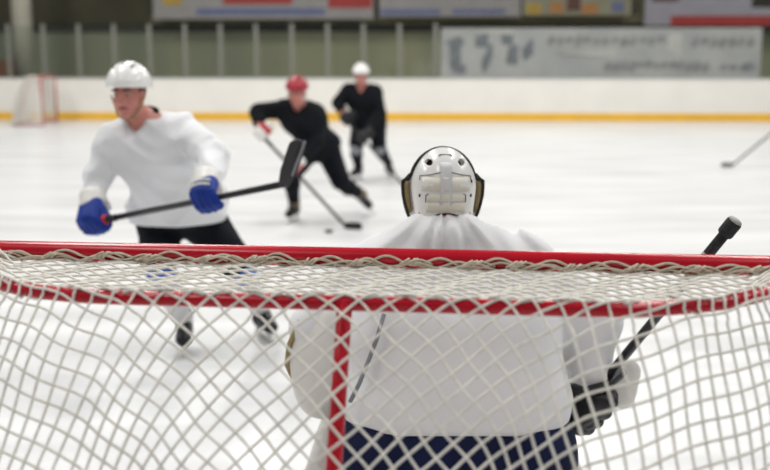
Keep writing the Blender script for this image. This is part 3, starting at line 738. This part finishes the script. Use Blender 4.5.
for s in (-1, 1):
    sl.tube([on_plate(s * x, z, .002) for x, z in ((.080, .024), (.079, .037), (.050, .041), (.016, .049))], .0013, 6)
    sl.tube([on_plate(s * x, z, .002) for x, z in ((.062, -.044), (.062, -.022), (.054, -.018))], .0013, 6)
    sl.tube([on_plate(s * .080, z, .001) for z in (-.028, -.020)], .0034, 6)
sl.tube([on_plate(.082, z, .001) for z in (.016, .024)], .0034, 6)
G.part('slots', sl, 'black_edge', under=bk)
G.part('neck_band', Geo().tube([HL(x, -.055 - .035 * math.cos(x * 18), -.082) for x in np.linspace(-.076, .076, 9)], .011, 8), 'red_leather', label='red band under the backplate')
# jersey over chest protector
nk = J['neck']
jp = [cap(W(428, 238, 3.34), W(374, 280, 3.36), .074, .105, .05), cap(W(460, 238, 3.34), W(516, 278, 3.36), .074, .105, .05), ell(W(443, 232, 3.31), V(.120, .11, .060), None, .05), cap(W(385, 268, 3.34), W(508, 266, 3.34), .115, None, .07), cap(W(400, 330, 3.28), W(500, 330, 3.28), .195, None, .08), cap(W(405, 400, 3.24), W(508, 400, 3.24), .20, None, .08),
      cap(W(415, 275, 3.40), W(475, 275, 3.40), .13, None, .06), cap(W(418, 325, 3.45), W(480, 325, 3.45), .165, None, .06), cap(W(420, 400, 3.44), W(490, 400, 3.44), .17, None, .06),
      cap(J['shL'], J['elL'], .100, .085, .05), cap(J['elL'], J['wrL'], .085, .075, .04), cap(J['shR'], J['elR'], .105, .100, .05), cap(J['elR'], J['wrR'], .100, .080, .04),
      ('cut', W(455, 436, 3.05), unit(V(0, -.05, -1))), ('hole', cap(W(586, 405, 3.34), W(586, 440, 3.34), .07)), hole(cap(HL(0, .03, -.09), HL(0, .05, .1), .060, .09))]
def gfold(P):
    d = P - nk.astype(np.float32); ang = np.arctan2(d[..., 0], -d[..., 2] + .12); rad = np.sqrt((d ** 2).sum(-1))
    s = np.sin(ang * 17 + 2.0 * np.sin(rad * 9 + ang * 3)) + .6 * np.sin(ang * 29 + rad * 14 + 1)
    lowf = np.sin(P[..., 2] * 38 + 3 * np.sin(P[..., 0] * 6)) * .5
    return .0078 * s * np.clip(rad / .10 - .6, 0, 1) * np.clip(2.0 - rad / .25, .25, 1) + .004 * lowf
G.part('jersey', implicit(jp, .0095, .05, gfold), 'goalie_cloth')
G.part('collar', Geo().tube([W(443 + 27 * math.sin(a) , 218 + 3 * math.cos(a * 1.0), 3.30 + .06 * (1 - math.cos(a))) for a in np.linspace(-1.5, 1.5, 11)], .012, 8), 'goalie_cloth')
pp = [cap(W(392, 452, 3.20), W(518, 452, 3.20), .185, None, .06)]
for s, kk in (('R', 1), ('L', -1)):
    pp += [cap(J['hip' + s] + V(kk * .03, 0, -.03), J['kn' + s] * .8 + J['hip' + s] * .2, .165, .13, .05)]
G.part('pants', implicit(pp, .014, .04, folds(.006, [((1, 0, .6), 30), ((0, .5, 1), 26)], 5)), 'navy')
for s in 'RL':                                                          # leg pads and skates, mostly below the frame
    kn, an = J['kn' + s], J['an' + s]; d = unit(an - kn); sd_ = V(1, 0, 0); fr = np.cross(sd_, d); fr = fr if fr[1] > 0 else -fr
    pd = G.part('leg_pad', implicit([cap(kn - d * .16 + fr * .085, an + d * .06 + fr * .10, .088, .082, .03, (sd_, 1.55)), cut(an + fr * .045, -fr), ('cut', V(0, 0, .03), V(0, 0, -1))], .016, .03), 'pad_white')
    skate(G, an, unit(V(.12 if s == 'R' else -.12, 1, 0)), V(0, 0, 1), 'black_leather', h=.012)
# catching glove (left hand)
cc = W(330, 366, 3.36)
ca = (unit(V(.75, -.15, .55)), unit(V(.1, 1, .1)), unit(V(-.5, -.1, .85)))
ct = G.part('catching_glove', implicit([ell(cc, V(.135, .075, .165), (unit(V(1, 0, .25)), V(0, 1, 0), unit(V(-.25, 0, 1))), .03), cap(W(345, 320, 3.34), W(322, 395, 3.36), .085, .075, .05), ('hole', ell(cc + V(-.02, .10, 0), V(.09, .06, .12)))], .010, .03, folds(.003, [((1, 0, .4), 30), ((.2, 0, 1), 36)], 9)), 'white_leather')
G.part('glove_rim', Geo().tube([W(x, y, 3.345) for x, y in ((300, 320), (289, 345), (287, 364), (296, 386), (310, 402), (326, 413), (338, 412))], .009, 8), 'tan', under=ct, label='tan leather rim of the catching glove')
G.part('glove_line', Geo().tube([W(x, y, 3.07) for x, y in ((384, 314), (377, 338), (368, 362), (359, 384), (350, 402))], .007, 8), 'grey_trim', under=ct, label='grey line along the catching glove')  # thin grey line between catching glove and torso
# blocker hand on the stick
tk, th = W(728, 230, 3.08), W(586, 403, 3.34)
kax = unit(th - tk)
end = tk + kax * 1.36
glv = glove(G, th, kax, J['wrR'] - th, V(.1, -1, .2), 'black_leather', 'navy', None, s=1.25, label='black blocker glove')
bc = W(627, 384, 3.42)
blk = G.part('blocker', implicit([cap(bc + V(.0, 0, .035), bc - V(.012, 0, .035), .052, .052, .02, (V(.35, -1, 0), .40))], .010, .02), 'white_leather', label='white blocker board beside the hand')
G.part('blocker_strap', Geo().tube([W(552, 372, 3.24), W(566, 386, 3.22), W(584, 392, 3.22), W(606, 386, 3.27), W(622, 372, 3.36)], .017, 8), 'black_leather', under=blk)
# goalie stick
t = Thing('goalie_stick', 'black goalie stick with grey taped knob rising behind the crossbar at right', 'hockey stick', tk + kax * 1.36)
sdv = unit(np.cross(kax, V(0, 1, 0)))
t.part('shaft', Geo().tube([tk, tk + kax * .3, th + kax * .06], .0150, 8, flat=(sdv, .8)), 'stick_black')
t.part('grip_tape', Geo().tube([tk + kax * .01, tk + kax * .095], .0165, 12, flat=(sdv, .85)), 'tape')
t.part('tape_end', Geo().tube([tk + kax * .095, tk + kax * .108], .0172, 12, flat=(sdv, .85)), 'tape_grey', label='grey tape ring')
kb = t.part('knob', Geo().tube([tk - kax * .035, tk - kax * .033, tk - kax * .028, tk + kax * .012, tk + kax * .017, tk + kax * .02], [.012, .022, .024, .024, .022, .012], 18), 'tape')
t.part('knob_face', Geo().tube([tk - kax * .0375, tk - kax * .034], .0205, 18), 'tape_grey', under=kb, label='grey tape on the knob end')
pe = end.copy()
q = (th[2] - .10) / max(.05, -(kax[2])); pe = th + kax * q
t.part('paddle', Geo().tube([th + kax * .05, th + kax * .12, pe], [.018, .043, .045], 8, flat=(sdv, .30)), 'stick_black')
bv = unit(V(-1, .25, 0))
v = []; N = 10
for i in range(N + 1):
    qq = i / N; c_ = V(pe[0], pe[1], .0) + bv * (.37 * qq - .04); hgt = .10 - .03 * qq
    for e, dn in ((.004, .010), (hgt, .010), (hgt, -.010), (.004, -.010)): v.append(c_ + V(bv[1], -bv[0], 0) * dn + V(0, 0, e))
fs = [(4 * i + j, 4 * i + (j + 1) % 4, 4 * i + 4 + (j + 1) % 4, 4 * i + 4 + j) for i in range(N) for j in range(4)] + [(3, 2, 1, 0), tuple(4 * N + j for j in range(4))]
t.part('blade', Geo().add(v, fs), 'tape', smooth=False, bevel=.004)
